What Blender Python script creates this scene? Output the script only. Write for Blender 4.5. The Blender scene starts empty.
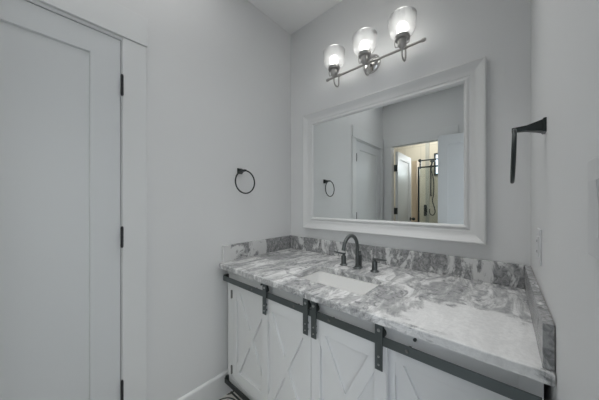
import bpy, bmesh, math
from mathutils import Vector, Matrix
PI = math.pi
S = bpy.context.scene
COL = S.collection

# ------------------------------------------------------------------ camera, world, lights
cam_data = bpy.data.cameras.new('camera')
cam = bpy.data.objects.new('camera', cam_data)
COL.objects.link(cam)
cam.location = (1.404, -1.475, 1.272)
cam.rotation_euler = (PI / 2, 0, math.radians(41.443))
cam_data.sensor_width = 36.0
cam_data.lens = 36.0 * 232.96 / 599.0
cam_data.shift_y = 3.04 / 599.0
cam_data.clip_start = 0.01
S.camera = cam

W_ = bpy.data.worlds.new('world')
S.world = W_
W_.use_nodes = True
W_.node_tree.nodes['Background'].inputs[0].default_value = (0.86, 0.92, 1.0, 1)
W_.node_tree.nodes['Background'].inputs[1].default_value = 2.5

S.view_settings.view_transform = 'Standard'
S.view_settings.look = 'None'
S.view_settings.exposure = 0.12
S.view_settings.gamma = 1.0
S.view_settings.use_curve_mapping = False

BULB = 9.0


def area_light(name, loc, rot, sx, sy, power, color, spread=180):
    d = bpy.data.lights.new(name, 'AREA')
    d.shape = 'RECTANGLE'
    d.size = sx
    d.size_y = sy
    d.energy = power
    d.color = color
    d.spread = math.radians(spread)
    o = bpy.data.objects.new(name, d)
    o.location = loc
    o.rotation_euler = rot
    COL.objects.link(o)
    return o


# added fill lights below the ceiling and in the hall beyond the entry door,
# unseen ceiling light and window daylight of the shower room
area_light('ceiling_fill', (0.45, -1.20, 2.735), (0, 0, 0), 0.8, 0.8, 2.3, (1.0, 0.995, 0.985))  # added panel for even fill, no fitting known here
area_light('counter_fill', (0.75, -0.75, 2.735), (0, 0, 0), 0.5, 0.5, 1.35, (1.0, 0.995, 0.985), 90)  # added narrow fill that brightens the counter and lower walls
area_light('counter_fill', (0.95, -0.50, 2.735), (0, 0, 0), 0.5, 0.4, 1.25, (1.0, 0.995, 0.985), 75)  # second added fill over the counter
area_light('hall_fill', (2.45, -1.44, 1.35), (0, math.radians(90), 0), 1.9, 0.9, 2.2, (0.90, 0.95, 1.0))  # added fill through the entry opening
area_light('hall_low_fill', (2.3, -1.44, 0.55), (0, math.radians(95), 0), 0.9, 1.2, 0.9, (0.93, 0.96, 1.0))  # added low fill for the lower surfaces
area_light('hall_angled_fill', (2.15, -2.0, 1.5), (0, math.radians(90), math.radians(-45)), 1.9, 0.9, 1.5, (0.92, 0.96, 1.0))  # added slanting fill, no hall window known
area_light('shower_room_light', (0.35, -2.95, 2.66), (0, 0, 0), 0.7, 0.7, 14.0, (1.0, 0.97, 0.90))
area_light('shower_window_light', (0.64, -3.55, 2.01), (math.radians(90), 0, 0), 0.36, 0.36, 4.5, (0.93, 0.97, 1.0))


# ------------------------------------------------------------------ materials
def new_mat(name):
    m = bpy.data.materials.new(name)
    m.use_nodes = True
    return m, m.node_tree.nodes, m.node_tree.links, m.node_tree.nodes['Principled BSDF']


def paint(name, rgb, rough=0.55, var=0.03, bump=0.02, scale=60.0, metallic=0.0, coat=0.0, spec=0.5):
    m, n, l, b = new_mat(name)
    tc = n.new('ShaderNodeTexCoord')
    no = n.new('ShaderNodeTexNoise')
    no.inputs['Scale'].default_value = 2.2
    no.inputs['Detail'].default_value = 4
    l.new(tc.outputs['Object'], no.inputs['Vector'])
    mr = n.new('ShaderNodeMapRange')
    mr.inputs[3].default_value = 1 - var
    mr.inputs[4].default_value = 1 + var
    l.new(no.outputs[0], mr.inputs[0])
    mx = n.new('ShaderNodeVectorMath')
    mx.operation = 'SCALE'
    mx.inputs[0].default_value = rgb
    l.new(mr.outputs[0], mx.inputs['Scale'])
    l.new(mx.outputs[0], b.inputs['Base Color'])
    b.inputs['Roughness'].default_value = rough
    b.inputs['Metallic'].default_value = metallic
    b.inputs['Coat Weight'].default_value = coat
    b.inputs['Specular IOR Level'].default_value = spec
    if bump > 0:
        n2 = n.new('ShaderNodeTexNoise')
        n2.inputs['Scale'].default_value = scale
        n2.inputs['Detail'].default_value = 3
        l.new(tc.outputs['Object'], n2.inputs['Vector'])
        bp = n.new('ShaderNodeBump')
        bp.inputs['Strength'].default_value = bump
        bp.inputs['Distance'].default_value = 0.01
        l.new(n2.outputs[0], bp.inputs['Height'])
        l.new(bp.outputs[0], b.inputs['Normal'])
    return m


M = {}
M['wall'] = paint('wall_paint', (0.78, 0.785, 0.785), 0.6, 0.01, 0.03, 140)
M['ceiling'] = paint('ceiling_paint', (0.88, 0.88, 0.88), 0.7, 0.01, 0.04, 120)
M['trim'] = paint('white_trim_paint', (0.785, 0.795, 0.795), 0.4, 0.01, 0.0)
M['door'] = paint('white_door_paint', (0.73, 0.75, 0.76), 0.38, 0.01, 0.0)
M['cabinet'] = paint('white_cabinet_paint', (0.775, 0.785, 0.79), 0.4, 0.015, 0.0)
M['mirror_frame'] = paint('mirror_frame_white', (0.74, 0.745, 0.74), 0.38, 0.015, 0.03, 40)
M['ceramic'] = paint('white_ceramic', (0.88, 0.88, 0.87), 0.12, 0.005, 0.0)
M['plastic'] = paint('white_plastic', (0.72, 0.725, 0.73), 0.35, 0.005, 0.0)
M['steel'] = paint('dark_gunmetal_steel', (0.13, 0.148, 0.15), 0.45, 0.12, 0.05, 200, metallic=0.75)
M['black'] = paint('black_metal', (0.035, 0.042, 0.042), 0.35, 0.1, 0.0, metallic=0.6)
M['hinge'] = paint('dark_bronze_hinge', (0.06, 0.062, 0.066), 0.4, 0.1, 0.0, metallic=0.7)
M['hinge_nickel'] = paint('aged_nickel_hinge', (0.24, 0.235, 0.23), 0.4, 0.1, 0.0, metallic=0.8)
M['bolt'] = paint('bright_screw_steel', (0.55, 0.56, 0.56), 0.3, 0.05, 0.0, metallic=0.9)
M['nickel'] = paint('brushed_nickel', (0.42, 0.41, 0.395), 0.3, 0.06, 0.0, metallic=1.0)
M['chrome'] = paint('polished_nickel', (0.62, 0.61, 0.60), 0.1, 0.03, 0.0, metallic=1.0)
M['faucet'] = paint('dark_brushed_bronze', (0.12, 0.13, 0.13), 0.32, 0.12, 0.0, metallic=0.8)
M['shadow_gap'] = paint('shadow_gap_dark', (0.03, 0.03, 0.032), 0.7, 0.0, 0.0)  # near-black stands in for shade in gaps and slots
M['tan'] = paint('warm_lit_wall_tan', (0.62, 0.50, 0.36), 0.6, 0.03, 0.02, 40)  # warm light on a wall strip, put into the colour
M['jamb'] = paint('primed_jamb_edge', (0.52, 0.47, 0.39), 0.6, 0.04, 0.0)


def marble():
    m, n, l, b = new_mat('grey_white_marble')
    tc = n.new('ShaderNodeTexCoord')
    sep = n.new('ShaderNodeSeparateXYZ')
    l.new(tc.outputs['Object'], sep.inputs[0])

    def noise(scale, detail, rough, dist, vec):
        t = n.new('ShaderNodeTexNoise')
        t.inputs['Scale'].default_value = scale
        t.inputs['Detail'].default_value = detail
        t.inputs['Roughness'].default_value = rough
        t.inputs['Distortion'].default_value = dist
        l.new(vec, t.inputs['Vector'])
        return t.outputs[0]

    def mapping(rot, sc, loc=(0, 0, 0)):
        t = n.new('ShaderNodeMapping')
        t.inputs['Rotation'].default_value = rot
        t.inputs['Scale'].default_value = sc
        t.inputs['Location'].default_value = loc
        l.new(tc.outputs['Object'], t.inputs['Vector'])
        return t.outputs[0]

    def ramp(src, a, bb, lo=0.0, hi=1.0):
        t = n.new('ShaderNodeMapRange')
        t.interpolation_type = 'SMOOTHSTEP'
        t.inputs[1].default_value = a
        t.inputs[2].default_value = bb
        t.inputs[3].default_value = lo
        t.inputs[4].default_value = hi
        l.new(src, t.inputs[0])
        return t.outputs[0]

    def math_(op, a, bb=0.0):
        t = n.new('ShaderNodeMath')
        t.operation = op
        for i, v in enumerate((a, bb)):
            if isinstance(v, (int, float)):
                t.inputs[i].default_value = v
            else:
                l.new(v, t.inputs[i])
        return t.outputs[0]

    def mixc(fac, c1, c2):
        t = n.new('ShaderNodeMix')
        t.data_type = 'RGBA'
        l.new(fac, t.inputs[0])
        for i, v in ((6, c1), (7, c2)):
            if isinstance(v, tuple):
                t.inputs[i].default_value = v + (1,)
            else:
                l.new(v, t.inputs[i])
        return t.outputs[2]

    # streaks that run front to back, leaning a little
    v1 = mapping((0, 0, math.radians(-10)), (10.0, 2.6, 6.0), (0.3, 0.1, 0))
    streak = ramp(noise(1.5, 9, 0.66, 1.1, v1), 0.39, 0.60)
    v2 = mapping((0, 0, math.radians(-38)), (6.2, 3.6, 7.0), (4.6, 2.2, 0))
    patch = ramp(noise(1.5, 10, 0.72, 1.0, v2), 0.44, 0.60)
    v3 = mapping((0, 0, 0), (24, 18, 14), (1, 5, 2))
    speck = ramp(noise(1.6, 7, 0.75, 0.6, v3), 0.45, 0.62)
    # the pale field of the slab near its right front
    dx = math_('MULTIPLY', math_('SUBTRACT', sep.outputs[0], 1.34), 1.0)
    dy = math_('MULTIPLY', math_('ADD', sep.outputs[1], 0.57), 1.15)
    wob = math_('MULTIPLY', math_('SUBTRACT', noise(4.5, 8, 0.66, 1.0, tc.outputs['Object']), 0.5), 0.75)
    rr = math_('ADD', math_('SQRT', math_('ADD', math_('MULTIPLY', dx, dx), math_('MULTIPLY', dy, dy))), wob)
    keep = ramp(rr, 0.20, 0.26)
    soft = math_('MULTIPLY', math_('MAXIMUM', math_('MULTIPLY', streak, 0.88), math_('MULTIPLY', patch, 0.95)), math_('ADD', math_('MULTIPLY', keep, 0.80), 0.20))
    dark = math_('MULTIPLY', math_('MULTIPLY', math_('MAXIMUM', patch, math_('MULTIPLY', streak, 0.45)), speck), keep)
    c = mixc(soft, (0.88, 0.88, 0.875), (0.37, 0.375, 0.38))
    c = mixc(math_('MULTIPLY', dark, 0.70), c, (0.13, 0.135, 0.14))
    fine = ramp(noise(70, 4, 0.7, 0.0, tc.outputs['Object']), 0.35, 0.65, 0.95, 1.04)
    sc = n.new('ShaderNodeVectorMath')
    sc.operation = 'SCALE'
    l.new(c, sc.inputs[0])
    l.new(fine, sc.inputs['Scale'])
    l.new(sc.outputs[0], b.inputs['Base Color'])
    b.inputs['Roughness'].default_value = 0.22
    b.inputs['Specular IOR Level'].default_value = 0.5
    return m


def marble_splash(loc=(1.1, 0.4, 0), lo=0.455, hi=0.525, yg=0.0):
    # the upstand slab: darker, with upright blotches
    m, n, l, b = new_mat('grey_marble_upstand')
    tc = n.new('ShaderNodeTexCoord')
    sep = n.new('ShaderNodeSeparateXYZ')
    l.new(tc.outputs['Object'], sep.inputs[0])

    def noise(scale, vecscale, detail, loc):
        mp = n.new('ShaderNodeMapping')
        mp.inputs['Scale'].default_value = vecscale
        mp.inputs['Location'].default_value = loc
        l.new(tc.outputs['Object'], mp.inputs['Vector'])
        t = n.new('ShaderNodeTexNoise')
        t.inputs['Scale'].default_value = scale
        t.inputs['Detail'].default_value = detail
        t.inputs['Roughness'].default_value = 0.68
        t.inputs['Distortion'].default_value = 0.8
        l.new(mp.outputs[0], t.inputs['Vector'])
        return t.outputs[0]

    a = noise(2.0, (8.0, 5.0, 3.4), 9, loc)
    d = noise(9.0, (6.0, 6.0, 5.0), 9, (0, 3, 1))
    if yg:
        g = n.new('ShaderNodeMath')
        g.operation = 'MULTIPLY_ADD'
        g.inputs[1].default_value = yg
        l.new(sep.outputs[1], g.inputs[0])
        l.new(a, g.inputs[2])
        a = g.outputs[0]
    r1 = n.new('ShaderNodeMapRange')
    r1.interpolation_type = 'SMOOTHSTEP'
    r1.inputs[1].default_value = lo
    r1.inputs[2].default_value = hi
    l.new(a, r1.inputs[0])
    r2 = n.new('ShaderNodeMapRange')
    r2.inputs[1].default_value = 0.38
    r2.inputs[2].default_value = 0.62
    l.new(d, r2.inputs[0])
    cr = n.new('ShaderNodeMix')
    cr.data_type = 'RGBA'
    cr.inputs[6].default_value = (0.42, 0.42, 0.42, 1)
    cr.inputs[7].default_value = (0.17, 0.175, 0.18, 1)
    l.new(r2.outputs[0], cr.inputs[0])
    c2 = n.new('ShaderNodeMix')
    c2.data_type = 'RGBA'
    c2.inputs[6].default_value = (0.70, 0.70, 0.695, 1)
    l.new(cr.outputs[2], c2.inputs[7])
    l.new(r1.outputs[0], c2.inputs[0])
    l.new(c2.outputs[2], b.inputs['Base Color'])
    b.inputs['Roughness'].default_value = 0.25
    return m


def cement_tile():
    # square cement tiles with dark border line, rings round each corner and leaf-like dots
    m, n, l, b = new_mat('patterned_cement_tile')
    tc = n.new('ShaderNodeTexCoord')
    mp = n.new('ShaderNodeMapping')
    mp.inputs['Location'].default_value = (0.0, 0.02, 0)
    mp.inputs['Scale'].default_value = (5, 5, 5)
    l.new(tc.outputs['Object'], mp.inputs['Vector'])
    sep = n.new('ShaderNodeSeparateXYZ')
    l.new(mp.outputs[0], sep.inputs[0])

    def mth(op, *a):
        t = n.new('ShaderNodeMath')
        t.operation = op
        for i, v in enumerate(a):
            if isinstance(v, (int, float)):
                t.inputs[i].default_value = v
            else:
                l.new(v, t.inputs[i])
        return t.outputs[0]

    fx = mth('SUBTRACT', mth('FRACT', sep.outputs[0]), 0.5)
    fy = mth('SUBTRACT', mth('FRACT', sep.outputs[1]), 0.5)
    ax, ay = mth('ABSOLUTE', fx), mth('ABSOLUTE', fy)
    border = mth('GREATER_THAN', mth('MAXIMUM', ax, ay), 0.465)
    r = mth('SQRT', mth('ADD', mth('MULTIPLY', fx, fx), mth('MULTIPLY', fy, fy)))
    ring = mth('LESS_THAN', mth('ABSOLUTE', mth('SUBTRACT', r, 0.40)), 0.028)
    ang = mth('ARCTAN2', fy, fx)
    petal = mth('GREATER_THAN', mth('SINE', mth('MULTIPLY', ang, 12)), 0.25)
    band = mth('LESS_THAN', mth('ABSOLUTE', mth('SUBTRACT', r, 0.27)), 0.06)
    leaf = mth('MULTIPLY', petal, band)
    core = mth('LESS_THAN', r, 0.09)
    cx, cy = mth('SUBTRACT', 0.5, ax), mth('SUBTRACT', 0.5, ay)
    rc = mth('SQRT', mth('ADD', mth('MULTIPLY', cx, cx), mth('MULTIPLY', cy, cy)))
    cr = mth('LESS_THAN', mth('ABSOLUTE', mth('SUBTRACT', rc, 0.15)), 0.03)
    pat = mth('MAXIMUM', mth('MAXIMUM', border, ring), mth('MAXIMUM', mth('MAXIMUM', leaf, core), cr))
    mx = n.new('ShaderNodeMix')
    mx.data_type = 'RGBA'
    mx.inputs[6].default_value = (0.74, 0.73, 0.69, 1)
    mx.inputs[7].default_value = (0.055, 0.06, 0.06, 1)
    l.new(pat, mx.inputs[0])
    l.new(mx.outputs[2], b.inputs['Base Color'])
    b.inputs['Roughness'].default_value = 0.5
    return m


def shower_tile():
    m, n, l, b = new_mat('cream_wall_tile')
    tc = n.new('ShaderNodeTexCoord')
    mp = n.new('ShaderNodeMapping')
    mp.inputs['Rotation'].default_value = (PI / 2, 0, 0)
    l.new(tc.outputs['Object'], mp.inputs['Vector'])
    br = n.new('ShaderNodeTexBrick')
    br.inputs['Color1'].default_value = (0.62, 0.58, 0.49, 1)
    br.inputs['Color2'].default_value = (0.57, 0.53, 0.44, 1)
    br.inputs['Mortar'].default_value = (0.44, 0.42, 0.36, 1)
    br.inputs['Scale'].default_value = 1.0
    br.inputs['Brick Width'].default_value = 0.30
    br.inputs['Row Height'].default_value = 0.60
    br.inputs['Mortar Size'].default_value = 0.004
    l.new(mp.outputs[0], br.inputs['Vector'])
    l.new(br.outputs['Color'], b.inputs['Base Color'])
    b.inputs['Roughness'].default_value = 0.3
    return m


def glass_mat(name, tint, clear, gloss_rough, translucent=0.0):
    m = bpy.data.materials.new(name)
    m.use_nodes = True
    n, l = m.node_tree.nodes, m.node_tree.links
    n.remove(n['Principled BSDF'])
    out = n['Material Output']
    tr = n.new('ShaderNodeBsdfTransparent')
    tr.inputs[0].default_value = tint + (1,)
    gl = n.new('ShaderNodeBsdfGlossy')
    gl.inputs['Roughness'].default_value = gloss_rough
    gl.inputs[0].default_value = (0.9, 0.9, 0.9, 1)
    if translucent:
        tl = n.new('ShaderNodeBsdfTranslucent')
        tl.inputs[0].default_value = (0.85, 0.86, 0.87, 1)
        df = n.new('ShaderNodeBsdfDiffuse')
        df.inputs[0].default_value = (0.85, 0.86, 0.87, 1)
        td = n.new('ShaderNodeMixShader')
        l.new(tl.outputs[0], td.inputs[1])
        l.new(df.outputs[0], td.inputs[2])
        mm = n.new('ShaderNodeMixShader')
        lw2 = n.new('ShaderNodeLayerWeight')
        lw2.inputs[0].default_value = 0.35
        mr = n.new('ShaderNodeMapRange')
        mr.inputs[3].default_value = translucent
        mr.inputs[4].default_value = min(1.0, translucent * 2.4)
        l.new(lw2.outputs['Facing'], mr.inputs[0])
        l.new(mr.outputs[0], mm.inputs[0])
        l.new(tr.outputs[0], mm.inputs[1])
        l.new(td.outputs[0], mm.inputs[2])
        base = mm.outputs[0]
    else:
        base = tr.outputs[0]
    fr = n.new('ShaderNodeFresnel')
    fr.inputs['IOR'].default_value = 1.45
    mx = n.new('ShaderNodeMixShader')
    sc = n.new('ShaderNodeMath')
    sc.operation = 'MULTIPLY'
    sc.inputs[1].default_value = clear
    l.new(fr.outputs[0], sc.inputs[0])
    l.new(sc.outputs[0], mx.inputs[0])
    l.new(base, mx.inputs[1])
    l.new(gl.outputs[0], mx.inputs[2])
    l.new(mx.outputs[0], out.inputs[0])
    return m


def shade_glass():
    # ribbed seeded glass: clear at the rim, blurs what stands behind it
    m = bpy.data.materials.new('ribbed_shade_glass')
    m.use_nodes = True
    n, l = m.node_tree.nodes, m.node_tree.links
    n.remove(n['Principled BSDF'])
    out = n['Material Output']

    def mix(fac, a, b):
        t = n.new('ShaderNodeMixShader')
        if isinstance(fac, float):
            t.inputs[0].default_value = fac
        else:
            l.new(fac, t.inputs[0])
        l.new(a, t.inputs[1])
        l.new(b, t.inputs[2])
        return t.outputs[0]

    tr = n.new('ShaderNodeBsdfTransparent')
    tr.inputs[0].default_value = (0.97, 0.98, 0.98, 1)
    rf = n.new('ShaderNodeBsdfRefraction')
    rf.inputs['Color'].default_value = (0.96, 0.97, 0.97, 1)
    rf.inputs['Roughness'].default_value = 0.6
    rf.inputs['IOR'].default_value = 1.12
    tl = n.new('ShaderNodeBsdfTranslucent')
    tl.inputs[0].default_value = (0.88, 0.89, 0.90, 1)
    df = n.new('ShaderNodeBsdfDiffuse')
    df.inputs[0].default_value = (0.88, 0.89, 0.90, 1)
    gl = n.new('ShaderNodeBsdfGlossy')
    gl.inputs['Roughness'].default_value = 0.06
    lw = n.new('ShaderNodeLayerWeight')
    lw.inputs[0].default_value = 0.3
    edge = n.new('ShaderNodeMapRange')
    edge.inputs[3].default_value = 0.16
    edge.inputs[4].default_value = 0.85
    l.new(lw.outputs['Facing'], edge.inputs[0])
    body = mix(0.84, tr.outputs[0], rf.outputs[0])
    white = mix(0.25, tl.outputs[0], df.outputs[0])
    body = mix(edge.outputs[0], body, white)
    fr = n.new('ShaderNodeFresnel')
    fr.inputs['IOR'].default_value = 1.4
    l.new(mix(fr.outputs[0], body, gl.outputs[0]), out.inputs[0])
    return m


def emit(name, rgb, strength):
    m, n, l, b = new_mat(name)
    b.inputs['Base Color'].default_value = rgb + (1,)
    b.inputs['Emission Color'].default_value = rgb + (1,)
    b.inputs['Emission Strength'].default_value = strength
    return m


def mirror_mat():
    m, n, l, b = new_mat('mirror_silver')
    b.inputs['Base Color'].default_value = (0.86, 0.885, 0.885, 1)
    b.inputs['Metallic'].default_value = 1.0
    b.inputs['Roughness'].default_value = 0.0
    return m


M['marble'] = marble()
M['splash'] = marble_splash((1.1, 0.4, 0), 0.415, 0.50)
M['splash_left'] = marble_splash((3.3, 1.0, 0.4), 0.30, 0.37, 0.45)
M['splash_right'] = marble_splash((5.2, 2.0, 0.7), 0.34, 0.46)
M['floor'] = cement_tile()
M['tile'] = shower_tile()
M['shade'] = shade_glass()
M['clear_glass'] = glass_mat('shower_glass', (0.94, 0.97, 0.96), 1.0, 0.0)
M['bulb'] = emit('lit_bulb', (1.0, 0.97, 0.92), BULB)
M['window_light'] = emit('daylit_frosted_pane', (0.80, 0.90, 1.0), 1.6)
M['mirror'] = mirror_mat()
M['accent_tile'] = paint('grey_accent_tile', (0.40, 0.40, 0.36), 0.35, 0.1, 0.05, 80)


# ------------------------------------------------------------------ mesh helpers
def BM():
    return bmesh.new()


def box(bm, x0, x1, y0, y1, z0, z1, bevel=0.0, seg=2, mat=None):
    """adds one box; mat is an optional 4x4 placement"""
    t = bmesh.new()
    bmesh.ops.create_cube(t, size=1.0)
    for v in t.verts:
        v.co = Vector(((x0 + x1) / 2 + v.co.x * (x1 - x0), (y0 + y1) / 2 + v.co.y * (y1 - y0), (z0 + z1) / 2 + v.co.z * (z1 - z0)))
    if bevel > 0:
        bmesh.ops.bevel(t, geom=list(t.edges), offset=bevel, segments=seg, profile=0.5, affect='EDGES')
    merge(bm, t, mat)
    return bm


def merge(bm, t, mat=None):
    if mat is not None:
        t.transform(mat)
    me = bpy.data.meshes.new('tmp')
    t.to_mesh(me)
    t.free()
    bm.from_mesh(me)
    bpy.data.meshes.remove(me)


def tube(bm, pts, r, seg=12, cap=True):
    """a round bar along a list of points; r is one radius or one per point"""
    pts = [Vector(p) for p in pts]
    rs = r if isinstance(r, (list, tuple)) else [r] * len(pts)
    rings = []
    prev = None
    for i, p in enumerate(pts):
        if i == 0:
            d = pts[1] - pts[0]
        elif i == len(pts) - 1:
            d = pts[-1] - pts[-2]
        else:
            d = (pts[i + 1] - pts[i]).normalized() + (pts[i] - pts[i - 1]).normalized()
        d.normalize()
        if prev is None:
            a = Vector((0, 0, 1)) if abs(d.z) < 0.9 else Vector((1, 0, 0))
            u = d.cross(a).normalized()
        else:
            u = (prev - d * prev.dot(d)).normalized()
        prev = u
        w = d.cross(u)
        rings.append([bm.verts.new(p + (u * math.cos(2 * PI * k / seg) + w * math.sin(2 * PI * k / seg)) * rs[i]) for k in range(seg)])
    for i in range(len(rings) - 1):
        for k in range(seg):
            bm.faces.new((rings[i][k], rings[i][(k + 1) % seg], rings[i + 1][(k + 1) % seg], rings[i + 1][k]))
    if cap:
        bm.faces.new(list(reversed(rings[0])))
        bm.faces.new(rings[-1])
    return bm


def lathe(bm, prof, seg=32, mat=None, ripple=0.0, nrip=24):
    """profile of (radius, z) turned about z"""
    t = bmesh.new()
    rings = []
    for (r, z) in prof:
        if r < 1e-6:
            rings.append([t.verts.new((0, 0, z))])
        else:
            rings.append([t.verts.new(((r + ripple * math.cos(nrip * 2 * PI * k / seg)) * math.cos(2 * PI * k / seg), (r + ripple * math.cos(nrip * 2 * PI * k / seg)) * math.sin(2 * PI * k / seg), z)) for k in range(seg)])
    for i in range(len(rings) - 1):
        a, b = rings[i], rings[i + 1]
        for k in range(seg):
            k2 = (k + 1) % seg
            if len(a) == 1 and len(b) == 1:
                continue
            if len(a) == 1:
                t.faces.new((a[0], b[k2], b[k]))
            elif len(b) == 1:
                t.faces.new((a[k], a[k2], b[0]))
            else:
                t.faces.new((a[k], a[k2], b[k2], b[k]))
    bmesh.ops.recalc_face_normals(t, faces=list(t.faces))
    merge(bm, t, mat)
    return bm


def prism(bm, poly, axis, a0, a1, bevel=0.0):
    """extrudes a polygon: axis 'x' -> (y,z) polygon, 'y' -> (x,z), 'z' -> (x,y)"""
    def P(p, a):
        if axis == 'x':
            return (a, p[0], p[1])
        if axis == 'y':
            return (p[0], a, p[1])
        return (p[0], p[1], a)
    t = bmesh.new()
    v0 = [t.verts.new(P(p, a0)) for p in poly]
    v1 = [t.verts.new(P(p, a1)) for p in poly]
    n = len(poly)
    t.faces.new(v0)
    t.faces.new(list(reversed(v1)))
    for i in range(n):
        t.faces.new((v0[i], v0[(i + 1) % n], v1[(i + 1) % n], v1[i]))
    bmesh.ops.recalc_face_normals(t, faces=list(t.faces))
    if bevel > 0:
        bmesh.ops.bevel(t, geom=list(t.edges), offset=bevel, segments=2, profile=0.5, affect='EDGES')
    merge(bm, t)
    return bm


def sphere(bm, c, r, seg=16):
    t = bmesh.new()
    bmesh.ops.create_uvsphere(t, u_segments=seg, v_segments=seg // 2, radius=r)
    merge(bm, t, Matrix.Translation(c))
    return bm


def obj(name, bm, mat, parent=None, smooth=None):
    bmesh.ops.recalc_face_normals(bm, faces=list(bm.faces))
    me = bpy.data.meshes.new(name)
    bm.to_mesh(me)
    bm.free()
    me.materials.append(M[mat] if isinstance(mat, str) else mat)
    if smooth:
        for p in me.polygons:
            p.use_smooth = True
        me.set_sharp_from_angle(angle=math.radians(smooth))
    o = bpy.data.objects.new(name, me)
    COL.objects.link(o)
    if parent is not None:
        o.parent = parent
        # meshes are built in world coordinates; undo the parent's placement
        o.matrix_parent_inverse = world_of(parent).inverted()
    return o


def world_of(o):
    m = Matrix.LocRotScale(o.location, o.rotation_euler, o.scale)
    if o.parent is not None:
        m = world_of(o.parent) @ o.matrix_parent_inverse @ m
    return m


def thing(name, label, cat, loc, group=None):
    o = bpy.data.objects.new(name, None)
    o.empty_display_size = 0.05
    o.location = loc
    COL.objects.link(o)
    o['label'] = label
    o['category'] = cat
    if group:
        o['group'] = group
    return o


def tag(o, label, cat, group=None):
    o['label'] = label
    o['category'] = cat
    if group:
        o['group'] = group
    return o


def struct(name, bm, mat, label=None, cat=None, parent=None, smooth=None):
    o = obj(name, bm, mat, parent, smooth)
    if parent is None:
        o['kind'] = 'structure'
        if label:
            o['label'] = label
            o['category'] = cat
    return o


# ------------------------------------------------------------------ the room
RW, RH, RB = 1.491, 2.743, -2.05         # width, height, y of the opposite wall
# left wall with its door opening
L0, L1 = -1.188, -1.972
struct('wall_left', prism(BM(), [(0.10, 0), (0.10, RH), (RB - 0.10, RH), (RB - 0.10, 0), (L1, 0), (L1, 2.077), (L0, 2.077), (L0, 0)], 'x', -0.12, 0.0), 'wall', 'light grey painted wall at the left with a towel ring', 'wall')
struct('wall_back', prism(BM(), [(0, 0), (0, RH), (RW, RH), (RW, 0)], 'y', 0.0, 0.12), 'wall', 'light grey painted wall behind the mirror and vanity', 'wall')
E0, E1 = -1.152, -1.775                   # entry door opening in the right wall
struct('wall_right', prism(BM(), [(0.12, 0), (0.12, RH), (RB - 0.10, RH), (RB - 0.10, 0), (E1, 0), (E1, 2.077), (E0, 2.077), (E0, 0)], 'x', RW, RW + 0.12), 'wall', 'light grey painted wall at the right with outlet and switch', 'wall')
D0, D1 = 0.135, 0.865                    # doorway to the shower room
struct('wall_front', prism(BM(), [(0, 0), (0, RH), (RW, RH), (RW, 0), (D1, 0), (D1, 2.11), (D0, 2.11), (D0, 0)], 'y', RB, RB - 0.10), 'wall', 'light grey wall opposite the mirror, with the doorway to the shower room', 'wall')
struct('ceiling', box(BM(), -0.12, RW + 0.12, RB - 0.1, 0.12, RH, RH + 0.1), 'ceiling', 'plain white ceiling over the bathroom', 'ceiling')
struct('floor', box(BM(), -1.0, 2.7, -3.8, 0.12, -0.08, 0.0), 'floor', 'black and cream patterned cement tile floor', 'floor')


def baseboard(name, bm):
    return struct(name, bm, 'trim')


def bb_poly(s):
    return [(0, 0), (s * 0.016, 0), (s * 0.016, 0.138), (s * 0.013, 0.146), (s * 0.007, 0.150), (0, 0.150)]


baseboard('baseboard_left', prism(BM(), [(x, z) for x, z in bb_poly(1)], 'y', -0.0, -1.094))
baseboard('baseboard_right', prism(BM(), [(RW + x, z) for x, z in bb_poly(-1)], 'y', -0.64, -1.096))
baseboard('baseboard_front', prism(BM(), [(RB + x, z) for x, z in bb_poly(1)], 'x', D1 + 0.095, RW))

# left door: casing, jamb, leaf
bm = BM()
box(bm, 0, 0.011, -1.1945, -1.094, 0, 2.079, 0.0015)
struct('trim_1', bm, 'trim')
bm = BM()
box(bm, 0, 0.017, RB + 0.002, -1.970, 0, 2.079, 0.0015)
struct('trim_2', bm, 'trim')
bm = BM()
box(bm, 0, 0.017, RB + 0.001, -1.092, 2.080, 2.225, 0.002)
struct('trim_3', bm, 'trim')


def jamb_left():
    bm = BM()
    prism(bm, [(L0, 0), (L0, 2.077), (L1, 2.077), (L1, 0), (L1 + 0.010, 0), (L1 + 0.010, 2.067), (L0 - 0.010, 2.067), (L0 - 0.010, 0)], 'x', -0.119, -0.0005)
    # the stop behind the leaf
    prism(bm, [(L0 - 0.009, 0), (L0 - 0.009, 2.068), (L1 + 0.009, 2.068), (L1 + 0.009, 0), (L1 + 0.03, 0), (L1 + 0.03, 2.045), (L0 - 0.03, 2.045), (L0 - 0.03, 0)], 'x', -0.075, -0.046)
    return bm


struct('trim_4', jamb_left(), 'trim')


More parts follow.
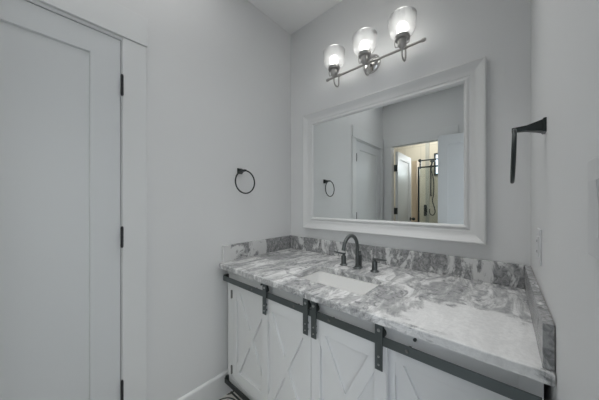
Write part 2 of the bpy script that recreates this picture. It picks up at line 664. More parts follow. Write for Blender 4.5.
def panel_door(bm, w, h, th, stile, top, bottom, rec=0.010, slope=0.004):
    """door leaf in its own frame: x 0..w, y 0..th (faces at y=0 and y=th), z 0..h, one recessed panel each side"""
    xs = [0, stile, w - stile, w]
    zs = [0, bottom, h - top, h]
    t = bmesh.new()
    for side in (0, 1):
        Y = 0 if side == 0 else th
        s = 1 if side == 0 else -1
        g = [[t.verts.new((x, Y, z)) for z in zs] for x in xs]
        inner = [t.verts.new((x, Y + s * rec, z)) for x, z in ((stile + slope, bottom + slope), (w - stile - slope, bottom + slope), (w - stile - slope, h - top - slope), (stile + slope, h - top - slope))]
        for i in range(3):
            for j in range(3):
                if i == 1 and j == 1:
                    o = [g[1][1], g[2][1], g[2][2], g[1][2]]
                    for k in range(4):
                        t.faces.new((o[k], o[(k + 1) % 4], inner[(k + 1) % 4], inner[k]))
                    t.faces.new(inner)
                else:
                    t.faces.new((g[i][j], g[i + 1][j], g[i + 1][j + 1], g[i][j + 1]))
    bmesh.ops.remove_doubles(t, verts=list(t.verts), dist=1e-6)
    loop = [e for e in t.edges if len(e.link_faces) == 1]
    bmesh.ops.bridge_loops(t, edges=loop)
    bmesh.ops.recalc_face_normals(t, faces=list(t.faces))
    merge(bm, t)
    return bm


def place(bm, o, ux, uy):
    """puts a mesh built in x,y,z on origin o with its x axis along ux and its y axis along uy"""
    m = Matrix(((ux[0], uy[0], 0, o[0]), (ux[1], uy[1], 0, o[1]), (ux[2], uy[2], 1, o[2]), (0, 0, 0, 1)))
    bm.transform(m)
    return bm


def hinge_bm(x, y, z, ax, h=0.095):
    """knuckle barrel with its leaf; ax = direction of the leaf in the wall plane"""
    bm = BM()
    for k in range(5):
        z0 = z - h / 2 + k * h / 5
        tube(bm, [(x, y, z0 + 0.0006), (x, y, z0 + h / 5 - 0.0006)], 0.0062, 10)
    tube(bm, [(x, y, z - h / 2 - 0.004), (x, y, z + h / 2 + 0.004)], 0.0045, 10)
    return bm


leaf = place(panel_door(BM(), 0.754, 2.052, 0.036, 0.110, 0.105, 0.24), (-0.004, -1.201, 0.012), (0, -1, 0), (-1, 0, 0))
d1 = struct('door_1', leaf, 'door', 'closed white one-panel door in the left wall', 'door')
for hz in (1.845, 1.107, 0.36):
    obj('hinge', hinge_bm(0.0105, -1.1975, hz, 1), 'hinge', d1, 40)

# entry doorway in the right wall: casing, jamb, open leaf standing across the room behind the photographer
bm = BM()
box(bm, RW - 0.014, RW, E0 - 0.004, -1.098, 0, 2.079, 0.0015)
struct('trim_5', bm, 'trim')
bm = BM()
box(bm, RW - 0.017, RW, E1 - 0.08, E1 - 0.002, 0, 2.079, 0.0015)
struct('trim_6', bm, 'trim')
bm = BM()
box(bm, RW - 0.022, RW, E1 - 0.081, -1.097, 2.080, 2.225, 0.002)
struct('trim_7', bm, 'trim')
a = math.radians(192.5)
ux = (math.cos(a), -math.sin(a), 0)
uy = (math.sin(a), math.cos(a), 0)
leaf = place(panel_door(BM(), 0.655, 2.035, 0.035, 0.095, 0.10, 0.24), (1.462, -1.752, 0.012), ux, uy)
d2 = struct('door_2', leaf, 'door', 'white panelled door standing open, seen at the right of the mirror', 'door')
for hz in (1.80, 1.10, 0.30):
    obj('hinge', hinge_bm(1.4655, -1.7585, hz, 1), 'hinge', d2, 40)

# hall outside the entry door (plain, it only holds added fill lights)
struct('wall_hall', box(BM(), 2.6, 2.7, -2.6, -0.3, 0, RH), 'wall')

# shower room doorway
bm = BM()
box(bm, D0 - 0.098, D0 + 0.004, RB, RB + 0.017, 0, 2.118, 0.0015)
struct('trim_8', bm, 'trim')
bm = BM()
box(bm, D1 - 0.004, D1 + 0.094, RB, RB + 0.017, 0, 2.118, 0.0015)
struct('trim_9', bm, 'trim')
bm = BM()
box(bm, D0 - 0.108, D1 + 0.1, RB, RB + 0.024, 2.106, 2.250, 0.002)
struct('trim_10', bm, 'trim')
# walls of the shower room
SB = -3.60
struct('wall_shower_back', box(BM(), -0.9, 1.6, SB - 0.1, SB, 0, RH), 'tile', 'cream tiled wall of the shower room, seen in the mirror', 'wall')
struct('wall_shower_left', box(BM(), -0.9, -0.8, SB, RB - 0.1, 0, RH), 'wall')
struct('wall_shower_right', box(BM(), 1.5, 1.6, SB, RB - 0.1, 0, RH), 'tile')
struct('wall_shower_front', prism(BM(), [(-0.8, 0), (-0.8, RH), (-0.12, RH), (-0.12, 0)], 'y', RB - 0.1, RB - 0.02), 'wall')
struct('ceiling_shower', box(BM(), -0.9, 1.6, SB - 0.1, RB - 0.1, RH, RH + 0.1), 'ceiling')
# leaf of the shower room doorway, swung away into the shower room
leaf = place(panel_door(BM(), 0.70, 2.04, 0.035, 0.105, 0.105, 0.24), (D0 + 0.052, RB - 0.115, 0.012), (-0.015, -0.99989, 0), (-0.99989, 0.015, 0))
d3 = struct('door_3', leaf, 'door', 'white door with black hinges opening into the shower room, in the mirror', 'door')
for hz in (1.80, 1.15, 0.30):
    bm = BM()
    box(bm, D0 + 0.001, D0 + 0.052, RB - 0.112, RB - 0.096, hz - 0.05, hz + 0.05, 0.002)
    obj('hinge', bm, 'black', d3)
bm = BM()
kx, ky = D0 + 0.052 - 0.015 * 0.64, RB - 0.115 - 0.64
tube(bm, [(kx, ky, 1.0), (kx + 0.045, ky, 1.0)], 0.010, 12)
lathe(bm, [(0.0, 0.0), (0.030, 0.002), (0.030, 0.008), (0.0, 0.009)], 24, Matrix.Translation((kx, ky, 1.0)) @ Matrix.Rotation(PI / 2, 4, 'Y'))
sphere(bm, (kx + 0.055, ky, 1.0), 0.027)
obj('knob', bm, 'black', d3, 50)
# wall edge beyond the white leaf; its tan colour stands in for warm light
struct('trim_11', box(BM(), 0.150, 0.235, -3.12, -3.0, 0, 2.02, 0.002), 'tan', 'warm lit wall edge beside the shower, seen in the mirror', 'trim')
struct('trim_12', box(BM(), 0.235, 0.30, SB, SB + 0.012, 0, RH), 'accent_tile')

# window of the shower room
wx0, wx1, wz0, wz1 = 0.385, 0.86, 1.80, 2.22
bm = BM()
for (a0, a1, b0, b1) in ((wx0, wx0 + 0.03, wz0, wz1), (wx1 - 0.03, wx1, wz0, wz1), (wx0 + 0.03, wx1 - 0.03, wz0, wz0 + 0.03), (wx0 + 0.03, wx1 - 0.03, wz1 - 0.03, wz1)):
    box(bm, a0, a1, SB, SB + 0.03, b0, b1, 0.002)
w1 = struct('window_1', bm, 'black', 'small black framed window high in the shower room, seen in the mirror', 'window')
obj('pane', box(BM(), wx0 + 0.03, wx1 - 0.03, SB + 0.004, SB + 0.010, wz0 + 0.03, wz1 - 0.03), 'window_light', w1)

# ------------------------------------------------------------------ vanity cabinet
CX0, CX1 = 0.041, 1.476
FY = -0.640                                # face of the cabinet
CB, CT = 0.115, 0.8545                     # cabinet bottom and top
van = thing('vanity_cabinet', 'white barn-door vanity cabinet with crossed panels under the marble counter', 'cabinet', (0.758, -0.32, 0))
bm = BM()
t = 0.018
box(bm, CX0, CX0 + t, FY + 0.02, -0.02, CB, CT)
box(bm, CX1 - t, CX1, FY + 0.02, -0.02, CB, CT)
box(bm, CX0 + t, CX1 - t, FY + 0.02, -0.02, CB, CB + t)
box(bm, CX0 + t, CX1 - t, -0.03, -0.02, CB + t, CT)
obj('carcass', bm, 'cabinet', van)
bm = BM()
# face frame: one piece with four openings
box(bm, CX0, CX0 + 0.046, FY, FY + 0.02, CB, CT, 0.001)
box(bm, CX1 - 0.046, CX1, FY, FY + 0.02, CB, CT, 0.001)
box(bm, CX0 + 0.046, CX1 - 0.046, FY, FY + 0.02, 0.770, CT, 0.0)
box(bm, CX0 + 0.046, CX1 - 0.046, FY, FY + 0.02, CB, CB + 0.03, 0.0)
box(bm, 0.42, 0.47, FY, FY + 0.02, CB + 0.03, 0.770, 0.0)
box(bm, 1.05, 1.10, FY, FY + 0.02, CB + 0.03, 0.770, 0.0)
box(bm, 0.735, 0.785, FY, FY + 0.02, CB + 0.03, 0.770, 0.0)
obj('face_frame', bm, 'cabinet', van)
obj('toe_kick', box(BM(), CX0 + 0.01, CX1 - 0.01, FY + 0.06, FY + 0.075, 0.0, CB), 'shadow_gap', van)  # dark board standing in for the shade under the cabinet


def cross_door(x0, x1, z0, z1, y, th=0.020, st=0.046, rl=0.055, rb=0.065):
    """framed door with a recessed flat panel and two crossed boards; front at y"""
    bm = BM()
    ix0, ix1, iz0, iz1 = x0 + st, x1 - st, z0 + rb, z1 - rl
    box(bm, x0, ix0, y, y + th, z0, z1, 0.0012)
    box(bm, ix1, x1, y, y + th, z0, z1, 0.0012)
    box(bm, ix0 - 0.001, ix1 + 0.001, y + 0.0003, y + th, z0, iz0, 0.0012)
    box(bm, ix0 - 0.001, ix1 + 0.001, y + 0.0003, y + th, iz1, z1, 0.0012)
    box(bm, ix0 - 0.004, ix1 + 0.004, y + 0.014, y + th - 0.001, iz0 - 0.004, iz1 + 0.004)
    hw = 0.0215
    w, h = ix1 - ix0, iz1 - iz0
    L = math.hypot(w, h)
    hx, hz = hw * L / h, hw * L / w
    for s in (0, 1):
        A, B = ((ix0, iz0), (ix1, iz1)) if s == 0 else ((ix1, iz0), (ix0, iz1))
        sg = 1 if s == 0 else -1
        pl = [(A[0], A[1]), (A[0] + sg * hx, A[1]), (B[0], B[1] - hz), (B[0], B[1]), (B[0] - sg * hx, B[1]), (A[0], A[1] + hz)]
        prism(bm, pl, 'y', y + 0.0025 + s * 0.0006, y + 0.0145, 0.0008)
    return bm


def side_hinge(x, z):
    bm = BM()
    tube(bm, [(x, FY - 0.004, z - 0.026), (x, FY - 0.004, z + 0.026)], 0.0050, 10)
    box(bm, x - 0.006, x + 0.006, FY - 0.003, FY + 0.001, z - 0.024, z + 0.024)
    return bm


lw = obj('door', cross_door(0.090, 0.450, 0.146, 0.768, FY + 0.0005), 'cabinet', van)
for z in (0.688, 0.205):
    obj('hinge', side_hinge(0.0885, z), 'hinge_nickel', lw, 40)
rd = obj('door', cross_door(1.068, 1.427, 0.146, 0.768, FY + 0.0005), 'cabinet', van)
for z in (0.688, 0.205):
    obj('hinge', side_hinge(1.4285, z), 'hinge_nickel', rd, 40)
# the two sliding doors in front
SY = -0.668
RY0, RY1 = -0.678, -0.6735                  # the flat rail
RZ0, RZ1 = 0.775, 0.807


def hanger(parent, x):
    bm = BM()
    w = 0.0135
    # strap: stands off the door face, bends over the top of the roller
    prism(bm, [(x - w, 0.690), (x + w, 0.690), (x + w, 0.846), (x + w - 0.004, 0.852), (x - w + 0.004, 0.852), (x - w, 0.846)], 'y', -0.6850, -0.6810)
    box(bm, x - w, x + w, -0.6850, -0.666, 0.8485, 0.8525, 0.001)
    box(bm, x - w, x + w, -0.670, -0.666, 0.812, 0.850, 0.0008)
    for z in (0.709, 0.737):
        tube(bm, [(x, -0.682, z), (x, SY, z)], 0.006, 12)
    h = obj('hanger', bm, 'steel', parent)
    bm = BM()
    rot = Matrix.Rotation(PI / 2, 4, 'X')
    lathe(bm, [(0.0, -0.0052), (0.0165, -0.0052), (0.0165, -0.0025), (0.0125, -0.0015), (0.0125, 0.0015), (0.0165, 0.0025), (0.0165, 0.0052), (0.0, 0.0052)], 28, Matrix.Translation((x + 0.006, -0.6755, 0.8205)) @ rot)
    obj('roller', bm, 'black', parent, 35)
    for z, r, mt in ((0.829, 0.0062, 'bolt'), (0.737, 0.0036, 'bolt'), (0.709, 0.0036, 'bolt')):
        bm = BM()
        lathe(bm, [(0.0, 0.0035), (r * 0.75, 0.0028), (r, 0.0), (r, -0.002), (0.0, -0.002)], 14, Matrix.Translation((x, -0.6852, z)) @ rot)
        obj('bolt', bm, mt, parent, 40)


for (x0, x1, hs) in ((0.421, 0.7575, (0.460, 0.7400)), (0.7610, 1.095, (0.7860, 1.0735))):
    sd = obj('sliding_door', cross_door(x0, x1, 0.148, 0.770, SY, th=0.019, rl=0.060), 'cabinet', van)
    for hx in hs:
        hanger(sd, hx)
# rail with end brackets and stand-off bolts
bm = BM()
box(bm, 0.045, 1.470, RY0, RY1, RZ0, RZ1, 0.001)
rail = obj('rail', bm, 'steel', van)
for x, e in ((0.045, 0.004),):
    obj('end_bracket', box(BM(), x - 0.002, x + 0.008, RY1, FY, RZ0 - 0.003, RZ1 + e, 0.001), 'black', rail)
for x in (0.345, 0.665, 0.862, 1.165):
    bm = BM()
    rot = Matrix.Rotation(PI / 2, 4, 'X')
    tube(bm, [(x, FY, 0.786), (x, RY1, 0.786)], 0.005, 12)
    lathe(bm, [(0.0, 0.004), (0.0045, 0.0032), (0.006, 0.0), (0.006, -0.001), (0.0, -0.001)], 14, Matrix.Translation((x, RY0, 0.791)) @ rot)
    obj('bolt', bm, 'hinge_nickel', rail, 40)
for x in (0.388, 1.180):
    bm = BM()
    rot = Matrix.Rotation(PI / 2, 4, 'X')
    lathe(bm, [(0.0, 0.010), (0.0052, 0.008), (0.0052, 0.0), (0.0, 0.0)], 14, Matrix.Translation((x, FY, 0.819)) @ rot)
    obj('stop_peg', bm, 'black', rail, 40)
bm = BM()
box(bm, 0.041, 1.472, -0.665, -0.659, 0.109, 0.141, 0.001)
low = obj('bottom_rail', bm, 'black', van)
for x in (0.045, 1.466):
    obj('end_bracket', box(BM(), x - 0.004, x + 0.008, -0.6595, FY + 0.02, 0.107, 0.150, 0.001), 'black', low)

# ------------------------------------------------------------------ countertop with upstands
CTZ0, CTZ1 = 0.855, 0.885
CFY = -0.700
SX0, SX1, SY0, SY1 = 0.548, 0.955, -0.565, -0.318      # sink cut-out


def rrect(x0, x1, y0, y1, r, k=6):
    p = []
    for (cx, cy, a0) in ((x1 - r, y1 - r, 0), (x0 + r, y1 - r, 90), (x0 + r, y0 + r, 180), (x1 - r, y0 + r, 270)):
        for i in range(k + 1):
            a = math.radians(a0 + 90 * i / k)
            p.append((cx + r * math.cos(a), cy + r * math.sin(a)))
    return p


def slab_with_hole(outer, inner, z0, z1, ease=0.003):
    t = bmesh.new()

    def loop(poly, z):
        v = [t.verts.new((p[0], p[1], z)) for p in poly]
        e = [t.edges.new((v[i], v[(i + 1) % len(v)])) for i in range(len(v))]
        return v, e

    vo1, eo1 = loop(outer, z1)
    vi1, ei1 = loop(inner, z1)
    bmesh.ops.triangle_fill(t, use_beauty=True, use_dissolve=False, edges=eo1 + ei1)
    vo0, eo0 = loop(outer, z0)
    vi0, ei0 = loop(inner, z0)
    bmesh.ops.triangle_fill(t, use_beauty=True, use_dissolve=False, edges=eo0 + ei0)
    for a, b in ((vo0, vo1), (vi0, vi1)):
        for i in range(len(a)):
            j = (i + 1) % len(a)
            t.faces.new((a[i], a[j], b[j], b[i]))
    bmesh.ops.recalc_face_normals(t, faces=list(t.faces))
    if ease:
        sharp = [e for e in t.edges if len(e.link_faces) == 2 and e.calc_face_angle(0) > 1.2 and abs(e.verts[0].co.z - e.verts[1].co.z) < 1e-6]
        bmesh.ops.bevel(t, geom=sharp, offset=ease, segments=2, profile=0.5, affect='EDGES')
    return t


ct = BM()
merge(ct, slab_with_hole([(0.002, CFY + 0.042), (0.0045, CFY + 0.026), (0.0135, CFY + 0.012), (0.028, CFY + 0.003), (0.044, CFY), (RW - 0.002, CFY), (RW - 0.002, -0.002), (0.002, -0.002)], rrect(SX0, SX1, SY0, SY1, 0.022), CTZ0, CTZ1))
top = obj('countertop', ct, 'marble')
tag(top, 'grey and white veined marble countertop with upstands on the vanity', 'countertop')
UZ = 0.9915
bm = box(BM(), 0.022, RW - 0.022, -0.022, -0.001, CTZ1, UZ, 0.0015)
u = obj('backsplash', bm, 'splash', top)
u['label'] = 'blotchy marble upstand along the mirror wall'
bm = box(BM(), 0.001, 0.0215, -0.662, -0.001, CTZ1, UZ, 0.0015)
u = obj('backsplash', bm, 'splash_left', top)
u['label'] = 'marble upstand along the left wall'
bm = box(BM(), RW - 0.0215, RW - 0.001, -0.688, -0.001, CTZ1, UZ, 0.0015)
u = obj('backsplash', bm, 'splash_right', top)
u['label'] = 'marble upstand along the right wall'


def sink_bm():
    t = bmesh.new()
    zt = CTZ0 - 0.001
    levels = [(-0.012, zt, 0.03), (-0.012, zt - 0.010, 0.03), (0.004, zt, 0.026), (0.010, zt - 0.08, 0.030), (0.020, zt - 0.115, 0.040), (0.050, zt - 0.130, 0.050), (0.10, zt - 0.134, 0.02)]
    order = [1, 0, 2, 3, 4, 5, 6]
    rings = []
    for i in order:
        ins, z, r = levels[i]
        rings.append([t.verts.new((p[0], p[1], z)) for p in rrect(SX0 + ins, SX1 - ins, SY0 + ins, SY1 - ins, r)])
    for i in range(len(rings) - 1):
        n = len(rings[i])
        for k in range(n):
            t.faces.new((rings[i][k], rings[i][(k + 1) % n], rings[i + 1][(k + 1) % n], rings[i + 1][k]))
    t.faces.new(rings[-1])
    return t


sk = obj('sink', sink_bm(), 'ceramic', None, 50)
tag(sk, 'white rectangular undermount sink set in the marble countertop', 'sink')
mod = sk.modifiers.new('thick', 'SOLIDIFY')
mod.thickness = 0.008
mod.offset = -1.0
bm = BM()
lathe(bm, [(0.0, 0.004), (0.018, 0.004), (0.022, 0.002), (0.022, 0.0), (0.0, 0.0)], 24, Matrix.Translation((0.7515, -0.44, CTZ0 - 0.1345)))
obj('drain', bm, 'faucet', sk, 40)

# ------------------------------------------------------------------ faucet
fa = thing('faucet', 'dark widespread faucet with arched spout behind the sink', 'faucet', (0.747, -0.215, CTZ1))
sx, sy = 0.745, -0.210
bm = BM()
lathe(bm, [(0.0, 0.0), (0.025, 0.0), (0.025, 0.004), (0.020, 0.008), (0.0145, 0.011), (0.0145, 0.016), (0.0, 0.016)], 28, Matrix.Translation((sx, sy, CTZ1)))
R, zc = 0.078, 1.008
pts = [(sx, sy, CTZ1 + 0.01), (sx, sy, 0.93), (sx, sy, 0.97)]
for k in range(0, 23):
    a = math.radians(168 * k / 22)
    pts.append((sx, sy - R + R * math.cos(a), zc + R * math.sin(a)))
tube(bm, pts, [0.0112] * 3 + [0.0104] * 23, 18)
p, q = Vector(pts[-1]), Vector(pts[-2])
dirv = (p - q).normalized()
tube(bm, [p - dirv * 0.002, p + dirv * 0.012], 0.0114, 18)
obj('spout', bm, 'faucet', fa, 45)
bm = BM()
lathe(bm, [(0.0, 0.0), (0.017, 0.0), (0.017, 0.004), (0.0105, 0.007), (0.0105, 0.075), (0.0045, 0.079), (0.0045, 0.086), (0.0075, 0.088), (0.0075, 0.096), (0.0, 0.099)], 22, Matrix.Translation((sx, sy + 0.036, CTZ1)))
obj('lift_rod', bm, 'faucet', fa, 40)
for x, y, s in ((0.646, -0.199, -1), (0.851, -0.207, 1)):
    bm = BM()
    lathe(bm, [(0.0, 0.0), (0.024, 0.0), (0.024, 0.004), (0.0185, 0.008), (0.0155, 0.010), (0.0155, 0.054), (0.0140, 0.058), (0.0075, 0.060), (0.0075, 0.066), (0.0, 0.066)], 26, Matrix.Translation((x, y, CTZ1)))
    hd = obj('handle', bm, 'faucet', fa, 40)
    bm = BM()
    tube(bm, [(x - s * 0.009, y, CTZ1 + 0.070), (x + s * 0.020, y, CTZ1 + 0.071), (x + s * 0.066, y - 0.002, CTZ1 + 0.074)], [0.0068, 0.0058, 0.0045], 12)
    tube(bm, [(x, y, CTZ1 + 0.060), (x, y, CTZ1 + 0.075)], 0.0075, 14)
    obj('lever', bm, 'faucet', hd, 45)

# ------------------------------------------------------------------ mirror
mx0, mx1, mz0, mz1 = 0.167, 1.335, 1.069, 1.982
mir = thing('wall_mirror', 'large rectangular mirror in a wide white stepped frame above the vanity', 'mirror', (0.7575, 0, mz0))


def mirror_frame():
    # profile: (inset from outer edge, distance out from wall); raised rim outside, cove down to a bead beside the glass
    prof = [(0.0, 0.001), (0.0, 0.036), (0.003, 0.040), (0.009, 0.041), (0.013, 0.038), (0.016, 0.0365), (0.020, 0.034), (0.028, 0.0285), (0.038, 0.0235), (0.048, 0.0205), (0.060, 0.0190), (0.063, 0.0155), (0.071, 0.0155), (0.074, 0.0205), (0.079, 0.0225), (0.084, 0.021), (0.088, 0.015), (0.092, 0.009), (0.092, 0.001)]
    t = bmesh.new()
    loops = []
    for (i, d) in prof:
        loops.append([t.verts.new((x, -d, z)) for x, z in ((mx0 + i, mz0 + i), (mx1 - i, mz0 + i), (mx1 - i, mz1 - i), (mx0 + i, mz1 - i))])
    loops.append(loops[0])
    for a, b in zip(loops[:-1], loops[1:]):
        for k in range(4):
            t.faces.new((a[k], a[(k + 1) % 4], b[(k + 1) % 4], b[k]))
    return t


obj('frame', mirror_frame(), 'mirror_frame', mir, 22)
obj('mirror_glass', box(BM(), mx0 + 0.0915, mx1 - 0.0915, -0.0085, -0.003, mz0 + 0.0915, mz1 - 0.0915), 'mirror', mir)

# ------------------------------------------------------------------ vanity light
vl = thing('vanity_light', 'nickel three-light vanity fixture with glass shades above the mirror', 'lamp', (0.745, 0, 2.19))
BY, BZ = -0.070, 2.165
bm = BM()
rot = Matrix.Rotation(PI / 2, 4, 'X')
lathe(bm, [(0.0, 0.0), (0.060, 0.0), (0.060, 0.012), (0.056, 0.018), (0.050, 0.020), (0.046, 0.024), (0.020, 0.027), (0.012, 0.030), (0.0, 0.030)], 40, Matrix.Translation((0.742, -0.0005, 2.190)) @ rot)
obj('backplate', bm, 'chrome', vl, 40)
bm = BM()
tube(bm, [(0.742, -0.02, 2.190), (0.742, -0.045, 2.186), (0.742, BY, BZ)], 0.010, 14)
obj('bracket', bm, 'chrome', vl, 40)
bm = BM()
tube(bm, [(0.440, BY, BZ), (1.066, BY, BZ)], 0.0072, 16)
br = obj('bar', bm, 'nickel', vl, 40)
for x, s in ((0.440, -1), (1.066, 1)):
    bm = BM()
    sphere(bm, (x + s * 0.006, BY, BZ), 0.0105)
    tube(bm, [(x - s * 0.006, BY, BZ), (x + s * 0.002, BY, BZ)], 0.0098, 14)
    obj('finial', bm, 'nickel', br, 50)
for lx in (0.5300, 0.7525, 0.9750):
    ly = -0.130
    T = Matrix.Translation((lx, ly, 0))
    # gooseneck: from the bar, down in a U, up into the socket
    c = (BY + ly) / 2
    rad = (BY - ly) / 2
    pts = [(lx, BY, BZ + 0.002), (lx, BY, 2.14), (lx, BY, 2.108)]
    for k in range(1, 14):
        a = PI * k / 14
        pts.append((lx, c + rad * math.cos(a), 2.108 - rad * math.sin(a)))
    pts += [(lx, ly, 2.108), (lx, ly, 2.125), (lx, ly, 2.140)]
    bm = tube(BM(), pts, 0.0048, 12)
    tube(bm, [(lx - 0.008, BY, BZ), (lx + 0.008, BY, BZ)], 0.0105, 16)
    obj('arm', bm, 'nickel', vl, 50)
    bm = BM()
    lathe(bm, [(0.0, 2.128), (0.009, 2.128), (0.012, 2.134), (0.020, 2.142), (0.023, 2.150), (0.023, 2.176), (0.036, 2.178), (0.039, 2.182), (0.039, 2.197), (0.036, 2.199), (0.030, 2.199), (0.030, 2.188), (0.0, 2.188)], 32, T)
    sk_ = obj('socket', bm, 'nickel', vl, 40)
    # the two wire clips at the sides
    for s in (-1, 1):
        bm = BM()
        tube(bm, [(lx + s * 0.038, ly, 2.190), (lx + s * 0.041, ly, 2.172), (lx + s * 0.036, ly, 2.150), (lx + s * 0.021, ly, 2.146)], 0.0028, 8)
        obj('clip', bm, 'nickel', sk_, 50)
    bm = BM()
    prof = [(0.035, 2.190), (0.042, 2.196), (0.054, 2.206), (0.062, 2.217), (0.0665, 2.230), (0.0690, 2.250), (0.0705, 2.275), (0.0720, 2.296), (0.0735, 2.300), (0.0735, 2.302), (0.0700, 2.302), (0.0690, 2.296), (0.0675, 2.275), (0.066, 2.250), (0.0635, 2.231), (0.059, 2.219), (0.0515, 2.209), (0.041, 2.199), (0.033, 2.194)]
    lathe(bm, prof, 144, T, 0.0007, 36)
    obj('shade', bm, 'shade', vl, 60)
    bm = BM()
    lathe(bm, [(0.0, 2.186), (0.013, 2.186), (0.013, 2.206), (0.016, 2.214), (0.0235, 2.228), (0.0265, 2.242), (0.0245, 2.256), (0.017, 2.266), (0.008, 2.270), (0.0, 2.271)], 28, T)
    obj('bulb', bm, 'bulb', vl, 60)

# ------------------------------------------------------------------ towel rings


def towel_ring(name, label, wall_x, s, y, z, swing):
    """s = direction away from the wall along x"""
    t = thing(name, label, 'towel ring', (wall_x, y, z), 'towel rings on the side walls')
    bm = BM()
    t0, t1 = 0.0245, 0.011
    tb = bmesh.new()
    # square base plate, then a post that tapers to a square end
    lv = [(0.0, 0.0195), (0.006, 0.0195), (0.008, 0.0165), (0.018, 0.0135), (0.040, 0.0080), (0.072, 0.0062)]
    rings = [[tb.verts.new((wall_x + s * d, y + a * h, z + b * h)) for a, b in ((-1, -1), (1, -1), (1, 1), (-1, 1))] for d, h in lv]
    for a, b in zip(rings[:-1], rings[1:]):
        for k in range(4):
            tb.faces.new((a[k], a[(k + 1) % 4], b[(k + 1) % 4], b[k]))
    tb.faces.new(rings[0])
    tb.faces.new(rings[-1])
    bmesh.ops.recalc_face_normals(tb, faces=list(tb.faces))
    merge(bm, tb)
    obj('post', bm, 'black', t)
    bm = BM()
    R = 0.078
    cx, cz = wall_x + s * 0.066, z - R - 0.001
    pts = []
    for k in range(49):
        a = 2 * PI * k / 48
        dz = R * math.cos(a)
        pts.append((cx + s * swing * (R - dz), y + R * math.sin(a), cz + dz))
    tube(bm, pts, 0.0048, 12, cap=False)
    bmesh.ops.remove_doubles(bm, verts=list(bm.verts), dist=1e-5)
    obj('ring', bm, 'black', t, 60)
    return t


towel_ring('towel_ring', 'black towel ring with square post on the left wall', 0.0, 1, -0.523, 1.496, 0.02)
towel_ring('towel_ring', 'black towel ring on the right wall, seen edge-on beside the mirror', RW, -1, -0.510, 1.493, 0.03)

# ------------------------------------------------------------------ outlet and switch on the right wall
ot = thing('wall_outlet', 'white outlet plate on the right wall above the upstand', 'outlet', (RW, -0.38, 1.13))
obj('cover_plate', box(BM(), RW - 0.0055, RW, -0.415, -0.345, 1.0725, 1.1875, 0.002), 'plastic', ot)
rc = obj('receptacle', box(BM(), RW - 0.0085, RW - 0.003, -0.397, -0.363, 1.096, 1.164, 0.0012), 'plastic', ot)
for zc_ in (1.113, 1.147):
    bm = BM()
    for dy in (-0.006, 0.006):
        box(bm, RW - 0.0088, RW - 0.0080, -0.38 + dy - 0.001, -0.38 + dy + 0.001, zc_ - 0.004, zc_ + 0.004)
    box(bm, RW - 0.0088, RW - 0.0080, -0.387, -0.373, zc_ - 0.0006, zc_ + 0.0006)
    obj('socket', bm, 'shadow_gap', rc)
sw = thing('light_switch', 'white light switch plate at the right edge of the picture', 'switch', (RW, -1.030, 1.266))
obj('cover_plate', box(BM(), RW - 0.0060, RW, -1.066, -0.994, 1.205, 1.328, 0.002), 'plastic', sw)
bm = BM()
prism(bm, [(RW - 0.004, 1.231), (RW - 0.0068, 1.232), (RW - 0.0064, 1.265), (RW - 0.0088, 1.299), (RW - 0.004, 1.301)], 'y', -1.047, -1.013)
obj('rocker', bm, 'plastic', sw)

# ------------------------------------------------------------------ shower fittings, seen in the mirror
se = thing('shower_enclosure', 'black framed glass shower screen in the room behind, seen in the mirror', 'shower screen', (0.5, -2.95, 0))
ey = -2.95
bm = BM()
box(bm, 0.262, 0.288, ey - 0.012, ey + 0.012, 0.0, 1.90, 0.002)
box(bm, 0.288, 1.47, ey - 0.012, ey + 0.012, 1.875, 1.90, 0.002)
box(bm, 1.47, 1.498, ey - 0.012, ey + 0.012, 0.0, 1.90, 0.002)
box(bm, 0.288, 1.47, ey - 0.012, ey + 0.012, 0.0, 0.025, 0.002)
obj('frame', bm, 'black', se)
obj('glass', box(BM(), 0.286, 1.472, ey - 0.003, ey + 0.003, 0.023, 1.877), 'clear_glass', se)
bm = BM()
tube(bm, [(0.285, ey + 0.03, 2.00), (1.497, ey + 0.03, 2.00)], 0.012, 12)
rr_ = obj('header_rail', bm, 'black', se, 40)
bm = BM()
tube(bm, [(0.305, ey + 0.02, 2.00), (0.305, ey + 0.05, 2.00)], 0.026, 16)
box(bm, 0.295, 0.315, ey - 0.006, ey + 0.02, 1.86, 2.00, 0.001)
obj('roller', bm, 'black', rr_, 40)

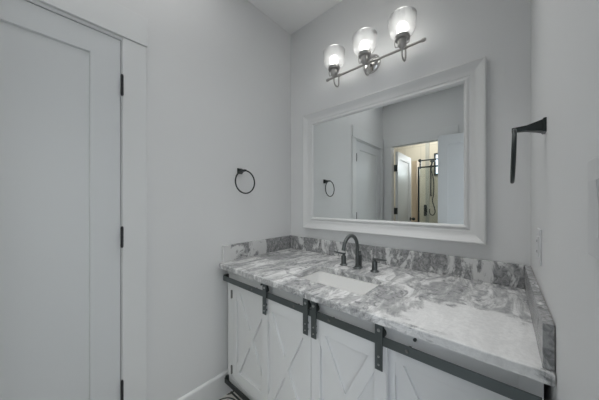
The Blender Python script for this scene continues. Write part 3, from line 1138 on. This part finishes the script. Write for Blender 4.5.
sh = thing('hand_shower', 'black hand shower on a slide bar with looping hose, seen in the mirror', 'shower', (0.40, SB, 1.4))
hx = 0.335
bm = BM()
tube(bm, [(hx, SB + 0.05, 1.40), (hx, SB + 0.05, 2.00)], 0.011, 12)
for z in (1.42, 1.96):
    tube(bm, [(hx, SB, z), (hx, SB + 0.05, z)], 0.012, 12)
obj('slide_bar', bm, 'black', sh, 40)
bm = BM()
tube(bm, [(hx, SB + 0.055, 1.90), (hx + 0.02, SB + 0.10, 1.97), (hx + 0.05, SB + 0.14, 2.06)], [0.012, 0.014, 0.018], 12)
lathe(bm, [(0.0, 0.0), (0.045, 0.0), (0.045, 0.014), (0.015, 0.028), (0.0, 0.028)], 24, Matrix.Translation((hx + 0.055, SB + 0.15, 2.05)) @ Matrix.Rotation(math.radians(-30), 4, 'X'))
obj('handset', bm, 'black', sh, 40)
bm = BM()
P0 = [(hx + 0.01, SB + 0.06, 1.90), (hx + 0.05, SB + 0.06, 1.70), (hx + 0.05, SB + 0.06, 1.45), (hx + 0.03, SB + 0.06, 1.32), (hx + 0.06, SB + 0.06, 1.20), (hx + 0.075, SB + 0.06, 1.10), (hx + 0.04, SB + 0.06, 1.04), (hx - 0.01, SB + 0.06, 1.07), (hx - 0.02, SB + 0.05, 1.16)]


def smooth_path(P, n=6):
    out = []
    P = [Vector(p) for p in P]
    Q = [P[0]] + P + [P[-1]]
    for i in range(1, len(Q) - 2):
        for k in range(n):
            t = k / n
            a, b, c, d = Q[i - 1], Q[i], Q[i + 1], Q[i + 2]
            out.append(0.5 * ((2 * b) + (c - a) * t + (2 * a - 5 * b + 4 * c - d) * t * t + (3 * b - a - 3 * c + d) * t ** 3))
    out.append(P[-1])
    return out


tube(bm, smooth_path(P0), 0.008, 8)
obj('hose', bm, 'black', sh, 60)
bm = BM()
box(bm, hx - 0.13, hx - 0.07, SB, SB + 0.012, 1.02, 1.24, 0.003)
tube(bm, [(hx - 0.10, SB + 0.01, 1.17), (hx - 0.10, SB + 0.06, 1.17)], 0.022, 16)
tube(bm, [(hx - 0.10, SB + 0.01, 1.08), (hx - 0.10, SB + 0.06, 1.08)], 0.022, 16)
obj('mixer_valve', bm, 'black', sh, 40)
